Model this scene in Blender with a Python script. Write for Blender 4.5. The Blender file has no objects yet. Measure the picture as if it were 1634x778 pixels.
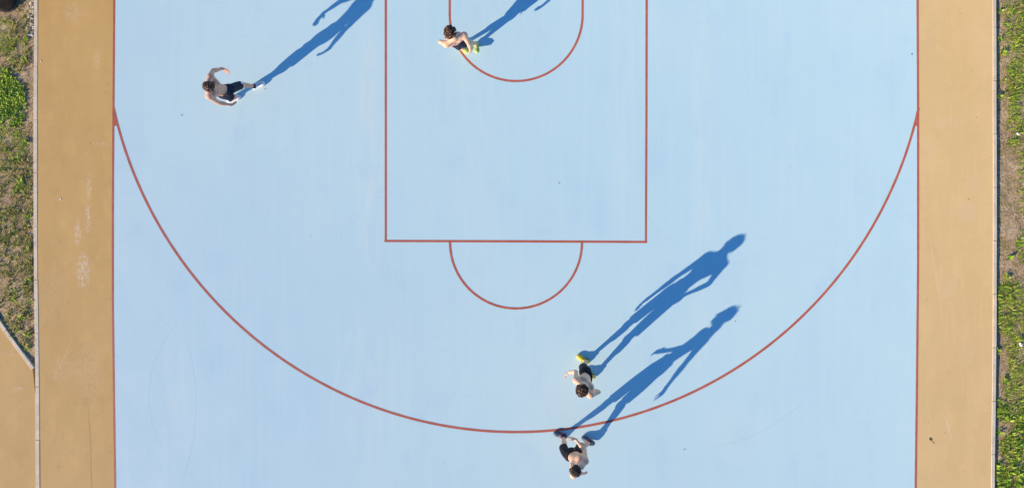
import bpy, bmesh, math, random
import numpy as np
from mathutils import Vector, Matrix

# ------------------------------------------------------------------ camera, sky, sun, exposure
S = 85.1                                   # photo pixels per metre on the court
def W(px, py, z=0.0):                      # ground point of the court seen at this place of the photo
    return Vector(((px-817.0)/S, -(py-389.0)/S, z))

sc = bpy.context.scene
COL = sc.collection
cam_d = bpy.data.cameras.new('camera'); cam = bpy.data.objects.new('camera', cam_d); COL.objects.link(cam)
CH = 12.92
cc = W(819.5, 298.0)
cam.location = (cc.x, cc.y, CH); cam.rotation_euler = (0, 0, 0)
cam_d.sensor_width = 36.0
FW = 1634.0/S
cam_d.lens = 36.0*CH/FW
cam_d.shift_x = (817.0-819.5)/1634.0
cam_d.shift_y = -(389.0-298.0)/1634.0
cam_d.clip_start = 0.1; cam_d.clip_end = 2000.0
sc.camera = cam

SUNDIR = Vector((-1.887, -1.43, 1.0)).normalized()     # towards the sun
elev = math.asin(SUNDIR.z); azim = math.atan2(SUNDIR.x, SUNDIR.y)
world = bpy.data.worlds.new("World"); sc.world = world; world.use_nodes = True
nt = world.node_tree; nt.nodes.clear()
sky = nt.nodes.new('ShaderNodeTexSky'); sky.sky_type = 'NISHITA'; sky.sun_disc = False
sky.sun_elevation = elev; sky.sun_rotation = azim; sky.air_density = 0.95; sky.dust_density = 0.0; sky.ozone_density = 10.0
bg = nt.nodes.new('ShaderNodeBackground'); bg.inputs['Strength'].default_value = 0.15
wo = nt.nodes.new('ShaderNodeOutputWorld')
nt.links.new(sky.outputs[0], bg.inputs[0]); nt.links.new(bg.outputs[0], wo.inputs[0])
sun_d = bpy.data.lights.new('sun', 'SUN'); sun_d.energy = 5.0; sun_d.angle = math.radians(0.5); sun_d.color = (1.0, 0.77, 0.61)
sun = bpy.data.objects.new('sun', sun_d); COL.objects.link(sun)
sun.rotation_euler = SUNDIR.to_track_quat('Z', 'Y').to_euler()
vs = sc.view_settings
vs.view_transform = 'Standard'; vs.look = 'None'; vs.gamma = 1.0; vs.use_curve_mapping = False
vs.exposure = 0.60

rng = random.Random(7); nr = np.random.RandomState(11)

# ------------------------------------------------------------------ helpers: properties
def tag(o, label=None, cat=None, group=None, kind=None):
    if label: o['label'] = label
    if cat: o['category'] = cat
    if group: o['group'] = group
    if kind: o['kind'] = kind
    return o

def link_mesh(name, me, mat=None, parent=None, smooth=True):
    o = bpy.data.objects.new(name, me); COL.objects.link(o)
    if mat: me.materials.append(mat)
    if smooth and len(me.polygons):
        me.polygons.foreach_set('use_smooth', np.ones(len(me.polygons), dtype=bool))
    if parent:
        o.parent = parent
        o.matrix_parent_inverse = Matrix.Translation(-parent.location)
    me.update()
    return o

def mesh_from(name, V, F, mat=None, parent=None, smooth=True):
    me = bpy.data.meshes.new(name)
    V = np.asarray(V, dtype=np.float32)
    if isinstance(F, np.ndarray):
        n, k = F.shape
        me.vertices.add(len(V)); me.vertices.foreach_set('co', V.ravel())
        me.loops.add(n*k); me.loops.foreach_set('vertex_index', F.ravel().astype(np.int32))
        me.polygons.add(n); me.polygons.foreach_set('loop_start', np.arange(0, n*k, k, dtype=np.int32))
        me.update(calc_edges=True)
    else:
        me.from_pydata([tuple(map(float, v)) for v in V], [], F); me.update()
    return link_mesh(name, me, mat, parent, smooth)

def bm_obj(name, bm, mat=None, parent=None, smooth=False):
    me = bpy.data.meshes.new(name); bm.to_mesh(me); bm.free()
    return link_mesh(name, me, mat, parent, smooth)

# ------------------------------------------------------------------ helpers: materials
class NB:
    def __init__(self, name, rough=0.7, spec=0.3):
        self.m = bpy.data.materials.new(name); self.m.use_nodes = True
        self.t = self.m.node_tree; self.p = self.t.nodes['Principled BSDF']
        self.p.inputs['Roughness'].default_value = rough
        self.p.inputs['Specular IOR Level'].default_value = spec
        self.geo = None
    def n(self, t): return self.t.nodes.new(t)
    def put(self, sock, v):
        if isinstance(v, bpy.types.NodeSocket): self.t.links.new(v, sock)
        elif v is not None:
            if sock.type == 'RGBA' and not hasattr(v, '__len__'): v = (v, v, v, 1)
            if sock.type == 'RGBA' and len(v) == 3: v = (*v, 1)
            sock.default_value = v
    def math(self, op, a, b=None, c=None, clamp=False):
        m = self.n('ShaderNodeMath'); m.operation = op; m.use_clamp = clamp
        self.put(m.inputs[0], a)
        if b is not None: self.put(m.inputs[1], b)
        if c is not None: self.put(m.inputs[2], c)
        return m.outputs[0]
    def pos(self):
        if self.geo is None:
            self.geo = self.n('ShaderNodeNewGeometry').outputs['Position']
            s = self.n('ShaderNodeSeparateXYZ'); self.put(s.inputs[0], self.geo); self.xyz = s.outputs
        return self.geo
    def scaled(self, sx, sy, sz, off=(0, 0, 0)):
        mp = self.n('ShaderNodeMapping'); self.put(mp.inputs['Vector'], self.pos())
        mp.inputs['Scale'].default_value = (sx, sy, sz); mp.inputs['Location'].default_value = off
        return mp.outputs[0]
    def noise(self, scale=(1, 1, 1), detail=4, rough=0.55, off=(0, 0, 0), dist=0.0):
        if not hasattr(scale, '__len__'): scale = (scale,)*3
        t = self.n('ShaderNodeTexNoise'); self.put(t.inputs['Vector'], self.scaled(*scale, off))
        t.inputs['Scale'].default_value = 1.0; t.inputs['Detail'].default_value = detail
        t.inputs['Roughness'].default_value = rough; t.inputs['Distortion'].default_value = dist
        return t.outputs['Fac']
    def ramp(self, f, lo, hi, a=0.0, b=1.0):
        r = self.n('ShaderNodeMapRange'); r.clamp = True; r.interpolation_type = 'SMOOTHSTEP'
        self.put(r.inputs['Value'], f)
        for k, v in zip(('From Min', 'From Max', 'To Min', 'To Max'), (lo, hi, a, b)): r.inputs[k].default_value = v
        return r.outputs['Result']
    def mix(self, f, a, b, mode='MIX'):
        m = self.n('ShaderNodeMix'); m.data_type = 'RGBA'; m.blend_type = mode
        self.put(m.inputs[0], f); self.put(m.inputs[6], a); self.put(m.inputs[7], b)
        return m.outputs[2]
    def blob(self, px, py, rx, ry, soft=0.5, k=None):            # soft round patch at a place on the ground, 0..1
        self.pos(); c = W(px, py)
        dx = self.math('DIVIDE', self.math('SUBTRACT', self.xyz[0], c.x), rx/S)
        dy = self.math('DIVIDE', self.math('SUBTRACT', self.xyz[1], c.y), ry/S)
        r = self.math('ADD', self.math('MULTIPLY', dx, dx), self.math('MULTIPLY', dy, dy))
        return self.ramp(r, 1.0, 1.0-soft)
    def arc(self, pts, width):                                   # a thin curved mark through three points, faded at the ends
        self.pos(); A, B, C_ = [W(*p) for p in pts]
        ax, ay, bx, by, cx, cy = A.x, A.y, B.x, B.y, C_.x, C_.y
        d = 2*(ax*(by-cy)+bx*(cy-ay)+cx*(ay-by))
        ux = ((ax*ax+ay*ay)*(by-cy)+(bx*bx+by*by)*(cy-ay)+(cx*cx+cy*cy)*(ay-by))/d
        uy = ((ax*ax+ay*ay)*(cx-bx)+(bx*bx+by*by)*(ax-cx)+(cx*cx+cy*cy)*(bx-ax))/d
        R = math.hypot(ax-ux, ay-uy)
        wob = self.math('MULTIPLY', self.math('SUBTRACT', self.noise(2.3, 2), 0.5), 0.05)
        dx = self.math('SUBTRACT', self.xyz[0], ux); dy = self.math('SUBTRACT', self.xyz[1], uy)
        r = self.math('SQRT', self.math('ADD', self.math('MULTIPLY', dx, dx), self.math('MULTIPLY', dy, dy)))
        e = self.math('ABSOLUTE', self.math('ADD', self.math('SUBTRACT', r, R), wob))
        line = self.ramp(e, width, width*0.35)
        m = ((A+C_)/2); L = (C_-A).length/2; ch = (C_-A).normalized()
        s = self.math('ADD', self.math('MULTIPLY', self.math('SUBTRACT', self.xyz[0], m.x), ch.x),
                      self.math('MULTIPLY', self.math('SUBTRACT', self.xyz[1], m.y), ch.y))
        ends = self.ramp(self.math('ABSOLUTE', s), L, L*0.7)
        # keep to the side of the circle the points are on
        side = (B-Vector((ux, uy, 0))).normalized()
        q = self.math('ADD', self.math('MULTIPLY', dx, side.x), self.math('MULTIPLY', dy, side.y))
        return self.math('MULTIPLY', self.math('MULTIPLY', line, ends), self.ramp(q, 0.0, 0.1))
    def color(self, c): self.put(self.p.inputs['Base Color'], c)
    def bump(self, h, strength=0.3, dist=0.01):
        b = self.n('ShaderNodeBump'); b.inputs['Strength'].default_value = strength; b.inputs['Distance'].default_value = dist
        self.put(b.inputs['Height'], h); self.put(self.p.inputs['Normal'], b.outputs[0])

def plain(name, c, rough=0.7, spec=0.3, var=0.0, vs_=40, bump=0.0):
    b = NB(name, rough, spec)
    if var:
        f = b.noise(vs_, 4)
        b.color(b.mix(b.ramp(f, .3, .7), tuple(x*(1-var) for x in c), tuple(min(1, x*(1+var)) for x in c)))
        if bump: b.bump(f, bump, 0.004)
    else: b.color(c)
    return b.m

def court_material():
    b = NB('blue_court_paint', 0.75, 1.0)
    b.p.inputs['Diffuse Roughness'].default_value = 0.4
    base = (0.256, 0.518, 0.761)
    big = b.ramp(b.noise((.16, .10, 1), 3), .3, .7)
    c = b.mix(big, (0.449, 0.698, 0.692), (0.505, 0.730, 0.692))
    streak = b.noise((9, .35, 1), 5, .6)                        # roller marks along the court
    c = b.mix(b.ramp(streak, .42, .72, 0, .35), c, (0.544, 0.746, 0.697))
    cross = b.noise((.5, 14, 1), 4, .6)
    c = b.mix(b.ramp(cross, .5, .8, 0, .35), c, (0.434, 0.681, 0.687))
    fib = b.noise((60, 3, 1), 3, .6)
    c = b.mix(b.ramp(fib, .35, .75, 0, .14), c, (0.575, 0.763, 0.703))
    # worn paler strips
    for (px, py, rx, ry, k) in ((588, 230, 30, 260, .35), (600, 640, 60, 200, .22), (760, 250, 60, 300, .16), (275, 620, 45, 130, .16),
                                (1000, 190, 40, 260, .18), (1120, 330, 26, 420, .20), (1190, 690, 70, 60, .16), (470, 170, 80, 120, .12)):
        m = b.math('MULTIPLY', b.blob(px, py, rx, ry, 1.0), b.ramp(b.noise((7, .9, 1), 4, .6, (px*.01, 0, 0)), .35, .65))
        c = b.mix(b.math('MULTIPLY', m, k*1.7), c, (0.605, 0.763, 0.681))
    c = b.mix(b.ramp(b.noise((1.3, .8, 1), 6, .65, (5, 2, 0)), .5, .75, 0, .35), c, (0.399, 0.612, 0.678))
    # shoe and tyre scuffs
    for pts, w, k, col in (
        (((297, 537), (309, 591), (287, 777)), .014, .34, (0.303, 0.512, 0.521)),
        (((295, 503), (239, 618), (262, 719)), .02, .22, (0.322, 0.534, 0.553)),
        (((1125, 713), (1200, 695), (1292, 628)), .02, .20, (0.342, 0.545, 0.543)),
        (((575, 500), (545, 570), (530, 690)), .02, .35, (0.605, 0.808, 0.745)),
        (((1020, 300), (1045, 360), (1100, 395)), .014, .18, (0.322, 0.524, 0.553)),
        (((385, 165), (378, 215), (372, 240)), .012, .22, (0.342, 0.534, 0.533)),
        (((1090, 60), (1180, 120), (1200, 220)), .012, .12, (0.342, 0.534, 0.533)),
        (((690, 560), (660, 640), (668, 740)), .012, .12, (0.342, 0.534, 0.533))):
        c = b.mix(b.math('MULTIPLY', b.arc(pts, w), k), c, col)
    # small scattered dirt
    v = b.n('ShaderNodeTexVoronoi'); b.put(v.inputs['Vector'], b.scaled(1.6, 1.6, .0)); v.inputs['Scale'].default_value = 1.0
    sep = b.n('ShaderNodeSeparateColor'); b.put(sep.inputs[0], v.outputs['Color'])
    spot = b.math('MULTIPLY', b.ramp(v.outputs['Distance'], .028, .012), b.ramp(sep.outputs[0], .62, .66))
    c = b.mix(b.math('MULTIPLY', spot, .38), c, (0.16, 0.21, 0.22))
    v2 = b.n('ShaderNodeTexVoronoi'); b.put(v2.inputs['Vector'], b.scaled(.55, .55, 0)); v2.inputs['Scale'].default_value = 1.0
    smear = b.math('MULTIPLY', b.ramp(v2.outputs['Distance'], .07, .0), b.ramp(b.noise((18, 10, 1), 4, .7), .5, .62))
    c = b.mix(b.math('MULTIPLY', smear, .35), c, (0.303, 0.458, 0.447))
    b.color(c)
    b.put(b.p.inputs['Roughness'], b.ramp(b.noise(1.1, 4), .3, .7, .70, .80))
    b.bump(b.noise(95, 3, .6), .12, .003)
    return b.m

def apron_material(name, left):
    b = NB(name, 0.7, 0.35)
    b.p.inputs['Diffuse Roughness'].default_value = 0.4
    A = (0.615, 0.400, 0.118) if left else (0.65, 0.485, 0.198)  # same ochre paint; brighter light return on the right is put into the colour
    Bc = (0.665, 0.440, 0.138) if left else (0.70, 0.525, 0.228)
    c = b.mix(b.ramp(b.noise((.9, .45, 1), 5, .6), .3, .7), A, Bc)
    c = b.mix(b.ramp(b.noise((2.6, 1.6, 1), 6, .7, (7, 1, 0)), .48, .68, 0, .5 if left else .25), c, tuple(x*1.13 for x in Bc))
    c = b.mix(b.ramp(b.noise((3.1, 2.2, 1), 6, .7, (1, 5, 0)), .5, .72, 0, .5 if left else .3), c, tuple(x*.86 for x in A))
    c = b.mix(b.ramp(b.noise((12, 1.0, 1), 4, .6), .5, .8, 0, .35), c, tuple(x*1.10 for x in Bc))
    c = b.mix(b.ramp(b.noise((1.2, 16, 1), 4, .6), .5, .8, 0, .25), c, tuple(x*.9 for x in A))
    c = b.mix(b.ramp(b.noise(70, 3, .7), .3, .75, 0, .22), c, tuple(x*.82 for x in A))
    pale = (0.74, 0.63, 0.40)
    L = ((133, 432, 14, 36, 1.0), (124, 370, 7, 26, .8), (140, 348, 6, 32, .8), (142, 300, 6, 28, .6), (155, 95, 6, 20, .4), (140, 590, 30, 60, .25),
         (100, 590, 30, 25, .25), (116, 20, 20, 20, .3), (30, 620, 10, 6, .5), (85, 470, 30, 60, .18), (160, 230, 18, 5, .4), (20, 560, 8, 10, .4))
    R = ((1543, 338, 22, 22, .42), (1512, 458, 20, 20, .38), (1556, 290, 14, 30, .22), (1518, 195, 40, 10, .25), (1513, 680, 6, 16, .35), (1498, 548, 10, 14, .2),
         (1540, 560, 20, 30, .18), (1480, 60, 14, 60, .16), (1480, 240, 10, 30, .3))
    for (px, py, rx, ry, k) in (L if left else R):
        m = b.math('MULTIPLY', b.blob(px, py, rx, ry, 1.0), b.ramp(b.noise((26, 15, 1), 5, .75), .44, .60) if left else b.ramp(b.noise(6, 4), .2, .6))
        c = b.mix(b.math('MULTIPLY', m, k), c, pale if left else (0.66, 0.53, 0.30))
    if left:
        c = b.mix(b.math('MULTIPLY', b.arc(((140, 640), (144.5, 710), (146, 860)), .009), .5), c, (0.12, 0.08, 0.04))
        c = b.mix(b.math('MULTIPLY', b.arc(((82, 610), (100, 575), (118, 530)), .012), .3), c, pale)
    else:
        c = b.mix(b.math('MULTIPLY', b.arc(((1482, 372), (1492, 430), (1505, 520)), .016), .25), c, (0.78, 0.66, 0.38))
        c = b.mix(b.math('MULTIPLY', b.arc(((1505, 660), (1513, 680), (1518, 705)), .014), .4), c, (0.78, 0.66, 0.38))
    v = b.n('ShaderNodeTexVoronoi'); b.put(v.inputs['Vector'], b.scaled(3.2, 3.2, 0)); v.inputs['Scale'].default_value = 1.0
    sep = b.n('ShaderNodeSeparateColor'); b.put(sep.inputs[0], v.outputs['Color'])
    c = b.mix(b.math('MULTIPLY', b.math('MULTIPLY', b.ramp(v.outputs['Distance'], .06, .02), b.ramp(sep.outputs[0], .7, .72)), .55), c, (0.2, 0.14, 0.08))
    c = b.mix(b.math('MULTIPLY', b.math('MULTIPLY', b.ramp(v.outputs['Distance'], .06, .02), b.ramp(sep.outputs[1], .8, .82)), .6), c, (0.75, 0.68, 0.55))
    b.pos()                                                      # the painted bright-lit and dim-lit tones fade into each other behind the end line
    c = b.mix(b.ramp(b.xyz[0], -4, 0), c, b.mix(1.0, c, (1.027, 1.095, 1.29), 'MULTIPLY')) if left else b.mix(b.ramp(b.xyz[0], 4, 0), c, b.mix(1.0, c, (.974, .913, .775), 'MULTIPLY'))
    b.color(c); b.bump(b.noise(80, 3, .7), .18, .003)
    return b.m

def line_material():
    b = NB('red_line_paint', 0.6, 0.4); b.p.inputs['Diffuse Roughness'].default_value = 0.4
    c = b.mix(b.ramp(b.noise((5, 5, 1), 5, .6), .3, .7), (0.43, 0.115, 0.062), (0.51, 0.15, 0.085))
    c = b.mix(b.ramp(b.noise(60, 4, .7), .58, .72, 0, .35), c, (0.42, 0.36, 0.34))
    b.color(c); return b.m

def dirt_material(name='verge_soil'):
    b = NB(name, 0.95, 0.1)
    c = b.mix(b.ramp(b.noise(1.8, 5, .65), .35, .65), (0.40, 0.30, 0.165), (0.60, 0.465, 0.27))
    c = b.mix(b.ramp(b.noise(14, 5, .7), .42, .66, 0, .75), c, (0.76, 0.60, 0.35))
    c = b.mix(b.ramp(b.noise(22, 5, .75, (3, 1, 0)), .50, .62, 0, .75), c, (0.13, 0.095, 0.045))
    c = b.mix(b.ramp(b.noise(55, 4, .8, (1, 9, 0)), .54, .66, 0, .6), c, (0.10, 0.07, 0.03))
    c = b.mix(b.ramp(b.noise(3.2, 5, .7, (4, 3, 0)), .44, .62, 0, .6), c, (0.26, 0.21, 0.07))
    b.color(c); b.bump(b.noise(45, 5, .8), 1.0, .03); return b.m

def kerb_material():
    b = NB('kerb_concrete', 0.9, 0.2)
    c = b.mix(b.ramp(b.noise(5, 5, .6), .3, .7), (0.55, 0.49, 0.33), (0.67, 0.60, 0.42))
    c = b.mix(b.ramp(b.noise(60, 4, .7), .55, .75, 0, .5), c, (0.36, 0.32, 0.26))
    b.color(c); b.bump(b.noise(90, 4, .7), .3, .004); return b.m

M = dict(court=court_material(), apron_l=apron_material('ochre_paint_dim_lit', True), apron_r=apron_material('ochre_paint_bright_lit', False),
         line=line_material(), dirt=dirt_material(), kerb=kerb_material())

def leaf_material():
    b = NB('plant_leaves', 0.6, 0.25)
    at = b.n('ShaderNodeAttribute'); at.attribute_name = 'tint'
    b.color(b.mix(b.ramp(b.noise(120, 2), .3, .7, 0, .25), at.outputs['Color'], (0.30, 0.30, 0.10)))
    tr = b.n('ShaderNodeBsdfTranslucent'); b.put(tr.inputs[0], at.outputs['Color'])
    mx = b.n('ShaderNodeMixShader'); mx.inputs[0].default_value = 0.22
    out = b.t.nodes['Material Output']
    b.t.links.new(b.p.outputs[0], mx.inputs[1]); b.t.links.new(tr.outputs[0], mx.inputs[2]); b.t.links.new(mx.outputs[0], out.inputs[0])
    return b.m
M['leaf'] = leaf_material()

# ------------------------------------------------------------------ the setting
def sheet(name, pts, z, mat, thick=None):
    bm = bmesh.new()
    vsx = [bm.verts.new((p[0], p[1], z)) for p in pts]
    f = bm.faces.new(vsx)
    if f.normal.z < 0: f.normal_flip()
    bm.normal_update()
    if f.normal.z < 0: bmesh.ops.reverse_faces(bm, faces=[f])
    if thick:
        r = bmesh.ops.extrude_face_region(bm, geom=[f])
        top = [v for v in r['geom'] if isinstance(v, bmesh.types.BMVert)]
        for v in top: v.co.z = z
        for v in vsx: v.co.z = z-thick
        bmesh.ops.recalc_face_normals(bm, faces=bm.faces)
    bmesh.ops.triangulate(bm, faces=bm.faces)
    return bm_obj(name, bm, mat)

def interp(tab, y):
    ys = [t[1] for t in tab]; xs = [t[0] for t in tab]
    return float(np.interp(y, ys, xs))
KL = [(57.5, -700), (57.5, 0), (56.8, 170), (56.8, 350), (57.3, 440), (59.5, 590), (60.6, 778), (62, 1500)]      # kerb courses, photo places
KR = [(1586.5, -700), (1586.8, 0), (1587.3, 200), (1587.6, 400), (1586.6, 600), (1584.2, 778), (1582, 1500)]
SL = [(182.6, -700), (182.4, 0), (181.2, 170), (180.2, 330), (180.2, 480), (182.2, 650), (184.0, 778), (184, 1500)]
SR = [(1463.6, -700), (1464.0, 0), (1464.8, 170), (1464.8, 420), (1463.2, 600), (1461.0, 778), (1461, 1500)]
Y0, Y1 = -520, 1700                                            # far ends of the paved area, photo rows
ys = [Y0] + list(range(-480, 1700, 40)) + [Y1]
def wpt(tab, y, dx=0): return W(interp(tab, y)+dx, y)
bpy.context.view_layer.update()

g = sheet('ground', [(-400, -400), (400, -400), (400, 400), (-400, 400)], -0.16, M['dirt']); g['kind'] = 'structure'
mid = 823.0
o = sheet('pavement_left', [wpt(KL, y) for y in ys] + [W(mid, y) for y in reversed(ys)], 0.0, M['apron_l'], .14); o['kind'] = 'structure'
o = sheet('pavement_right', [W(mid, y) for y in ys] + [wpt(KR, y) for y in reversed(ys)], 0.0, M['apron_r'], .14); o['kind'] = 'structure'
BASE = -104                                                     # the end line beyond the frame
ysc = [BASE] + [y for y in ys if y > BASE and y < 1500] + [1500]
o = sheet('court', [wpt(SL, y) for y in ysc] + [wpt(SR, y) for y in reversed(ysc)], 0.0012, M['court']); o['kind'] = 'structure'

def strip(name, P, width, z, kind='structure', mat=None, closed=False):
    P = [Vector((p[0], p[1])) for p in P]; L = []; R = []
    n = len(P)
    for i in range(n):
        if closed: a, b_ = P[(i-1) % n], P[(i+1) % n]
        else: a, b_ = P[max(i-1, 0)], P[min(i+1, n-1)]
        d = (b_-a).normalized(); nn = Vector((-d.y, d.x))
        w = width*(1+0.04*math.sin(i*1.7))
        L.append(P[i]+nn*w/2); R.append(P[i]-nn*w/2)
    V = [(p.x, p.y, z) for p in L] + [(p.x, p.y, z) for p in R]
    m = n if closed else n-1
    F = [(n+i, n+(i+1) % n, (i+1) % n, i) for i in range(m)]
    o = mesh_from(name, V, F, mat or M['line'], smooth=False); o['kind'] = kind
    return o
yl = [BASE] + list(range(-60, 1500, 20)) + [1500]
strip('side_line_left', [wpt(SL, y) for y in yl], .042, .0020)
strip('side_line_right', [wpt(SR, y) for y in yl], .042, .0020)
strip('end_line', [W(182, BASE), W(1464, BASE)], .043, .0024)
AC = (823.5, 31.0); AR = 657.5
a0 = math.asin((172-31)/AR)
def arcpts(cx, cy, r, t0, t1, n): return [W(cx+r*math.cos(t0+(t1-t0)*i/n), cy+r*math.sin(t0+(t1-t0)*i/n)) for i in range(n+1)]
strip('three_point_line', arcpts(*AC, AR, a0, math.pi-a0, 220), .046, .0032)
for sx, tab in ((-1, SL), (1, SR)):                              # the paint fills the wedge where the arc leaves the side line
    def ax(y): return AC[0]+sx*math.sqrt(AR**2-(y-AC[1])**2)
    P = [W(interp(tab, 172)-sx*.5, 172)] + [W(ax(y)+sx*1.0, y) for y in (180, 188, 196, 201)] + [W(interp(tab, y), y) for y in (201, 190, 180)]
    w = sheet('line_wedge_left' if sx < 0 else 'line_wedge_right', [(p.x, p.y) for p in P], .0040, M['line']); w['kind'] = 'structure'
strip('key_line_left', [W(615.6, y) for y in (BASE, 0, 200, 386)], .043, .0024)
strip('key_line_right', [W(x, y) for x, y in ((1031.6, BASE), (1031.8, 0), (1031.4, 200), (1030.6, 387.5))], .043, .0024)
strip('free_throw_line', [W(613.4, 384.2), W(823, 384.8), W(1032.6, 385.8)], .043, .0028)
strip('free_throw_arc', [W(717.6, 386)] + arcpts(823.3, 386.5, 105.2, math.pi-.02, .02, 90) + [W(928.6, 386.6)], .043, .0036)
strip('no_charge_arc', [W(717.6, -30)] + arcpts(823.6, 23.5, 106.0, math.pi, 0, 90) + [W(929.6, -30)], .043, .0024)

# kerbs: rows of metre-long concrete edging stones
def kerb_row(name, path, width, z, zb=.14, off=0.0):
    bm = bmesh.new(); P = [Vector((p[0], p[1])) for p in path]
    segs = []; acc = off; i = 0; cur = P[0]
    pts = [P[0]]
    # resample to stones of one metre
    L = 0; cum = [0]
    for a, b_ in zip(P, P[1:]): L += (b_-a).length; cum.append(L)
    def at(s):
        k = max(0, min(len(P)-2, int(np.searchsorted(cum, s))-1)); t = (s-cum[k])/(cum[k+1]-cum[k]); return P[k].lerp(P[k+1], t)
    s = 0.0; first = off
    while s < L-.02:
        e = min(L, s+(first if first > 0 else 1.0)); first = 0
        a, b_ = at(s+.004), at(e-.004); d = (b_-a).normalized(); n = Vector((-d.y, d.x))
        w = width/2*(1+rng.uniform(-.03, .03)); j = rng.uniform(-.002, .002); zz = z+rng.uniform(-.0015, .0015)
        vv = [bm.verts.new((q.x, q.y, h)) for h in (zz-zb, zz) for q in (a+n*(w+j), a-n*(w-j), b_-n*(w-j), b_+n*(w+j))]
        for f in ((3, 2, 1, 0), (4, 5, 6, 7), (0, 1, 5, 4), (1, 2, 6, 5), (2, 3, 7, 6), (3, 0, 4, 7)): bm.faces.new([vv[q] for q in f])
        s = e
    bmesh.ops.recalc_face_normals(bm, faces=bm.faces)
    bmesh.ops.bevel(bm, geom=[e for e in bm.edges], offset=.004, segments=1, affect='EDGES')
    o = bm_obj(name, bm, M['kerb']); o['kind'] = 'structure'; return o
kerb_row('kerb_left', [wpt(KL, y) for y in ys], .072, .007, off=.35)
kerb_row('kerb_right', [wpt(KR, y) for y in ys], .068, .007, off=.62)
kp = [W(-420, -55), W(-160, 284), W(0, 516), W(28, 553), W(53, 588)]
kerb_row('kerb_slanted', kp, .066, .010, .16, off=.5)
# path beyond the slanted kerb
pp = [W(-420, -55), W(-160, 284), W(0, 516), W(28, 553), W(52, 589)] + [wpt(KL, y, -2.5) for y in ys if y > 600] + [W(-420, Y1)]
o = sheet('path', pp, -0.001, M['apron_l'], .13); o['kind'] = 'structure'

# verge soil on both sides, gently uneven
from mathutils import noise as mnoise
def slant(y):                                                    # x (photo) of the slanted kerb at a row
    return float(np.interp(y, [-55, 284, 516, 553, 588], [-420, -160, 0, 28, 53]))
def verge(name, xs, ysr, zedge, edge_side):
    V = []; F = []
    nx, ny = len(xs), len(ysr)
    for j, y in enumerate(ysr):
        for i, u in enumerate(xs):
            if edge_side > 0: x = interp(KR, y)+2+u*S
            else: x = interp(KL, y)-2-u*S
            p = W(x, y)
            h = mnoise.fractal(Vector((p.x*2.2, p.y*2.2, 3.1)), 1.0, 2.0, 4)*.014 + mnoise.fractal(Vector((p.x*9, p.y*9, 7.7)), 1.0, 2.0, 3)*.006
            z = zedge + h - max(0, u-2.0)*.03 - .035*math.exp(-(u/.025)**2)
            V.append((p.x, p.y, max(z, -.15)))
    for j in range(ny-1):
        for i in range(nx-1):
            a, b_, c, d = j*nx+i, j*nx+i+1, (j+1)*nx+i+1, (j+1)*nx+i
            F.append((a, d, c, b_) if edge_side > 0 else (a, b_, c, d))
    o = mesh_from(name, V, np.array(F), M['dirt'], smooth=True); o['kind'] = 'structure'; return o
ux = list(np.arange(0, 2.0, .02)) + list(np.arange(2.0, 6.1, .25))
verge('soil_right', ux, list(np.arange(-500, 1690, 2.2)), -.050, 1)
def verge_left():
    V = []; F = []; nx = len(ux); ysr = list(np.arange(-500, 587, 2.0))
    for y in ysr:
        for i, u in enumerate(ux):
            x0 = interp(KL, y)-2; x = x0-u*S; xs_ = slant(y) if y > -55 else -420
            x = max(x, min(xs_+1.5, x0)); p = W(x, y)
            h = mnoise.fractal(Vector((p.x*2.2, p.y*2.2, 5.1)), 1.0, 2.0, 4)*.012 + mnoise.fractal(Vector((p.x*9, p.y*9, 1.7)), 1.0, 2.0, 3)*.006
            V.append((p.x, p.y, -.022+h))
    for j in range(len(ysr)-1):
        for i in range(nx-1):
            a, b_, c, d = j*nx+i, j*nx+i+1, (j+1)*nx+i+1, (j+1)*nx+i
            F.append((a, b_, c, d))
    o = mesh_from('soil_left', V, np.array(F), M['dirt'], smooth=True); o['kind'] = 'structure'
verge_left()

# ------------------------------------------------------------------ ground cover
def blades_mesh(name, specs, mat, parent=None, loc=None):
    """specs: rows of x, y, z, length, width, yaw, lean, curl, r, g, b ; each blade two quads, folded"""
    A = np.array(specs, dtype=np.float64); n = len(A)
    x, y, z, Ln, Wd, yaw, lean, curl = A[:, :8].T; colr = A[:, 8:11]
    d = np.stack([np.cos(yaw), np.sin(yaw)], 1); s = np.stack([-np.sin(yaw), np.cos(yaw)], 1)
    P0 = np.stack([x, y, z], 1)
    h1 = np.cos(lean); r1 = np.sin(lean); h2 = np.cos(lean+curl); r2 = np.sin(lean+curl)
    P1 = P0 + np.concatenate([d*(r1*Ln*.5)[:, None], (h1*Ln*.5)[:, None]], 1)
    P2 = P1 + np.concatenate([d*(r2*Ln*.5)[:, None], (h2*Ln*.5)[:, None]], 1)
    s3 = np.concatenate([s, np.zeros((n, 1))], 1)*(Wd/2)[:, None]
    V = np.stack([P0-s3*.35, P0+s3*.35, P1+s3, P1-s3, P2+s3*.12, P2-s3*.12], 1)
    F = np.array([[0, 1, 2, 3], [3, 2, 4, 5]])[None]+(np.arange(n)*6)[:, None, None]
    o = mesh_from(name, V.reshape(-1, 3), F.reshape(-1, 4), mat, parent, smooth=False)
    me = o.data; ca = me.color_attributes.new('tint', 'FLOAT_COLOR', 'POINT')
    c4 = np.concatenate([np.repeat(colr, 6, 0), np.ones((n*6, 1))], 1)
    ca.data.foreach_set('color', c4.ravel().astype(np.float32))
    return o
GREENS = [(0.22, 0.38, 0.022), (0.32, 0.50, 0.03), (0.45, 0.62, 0.05), (0.13, 0.25, 0.018), (0.58, 0.66, 0.10)]
OLIVE = [(0.36, 0.34, 0.06), (0.48, 0.42, 0.09), (0.24, 0.23, 0.045), (0.60, 0.52, 0.15)]
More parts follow.
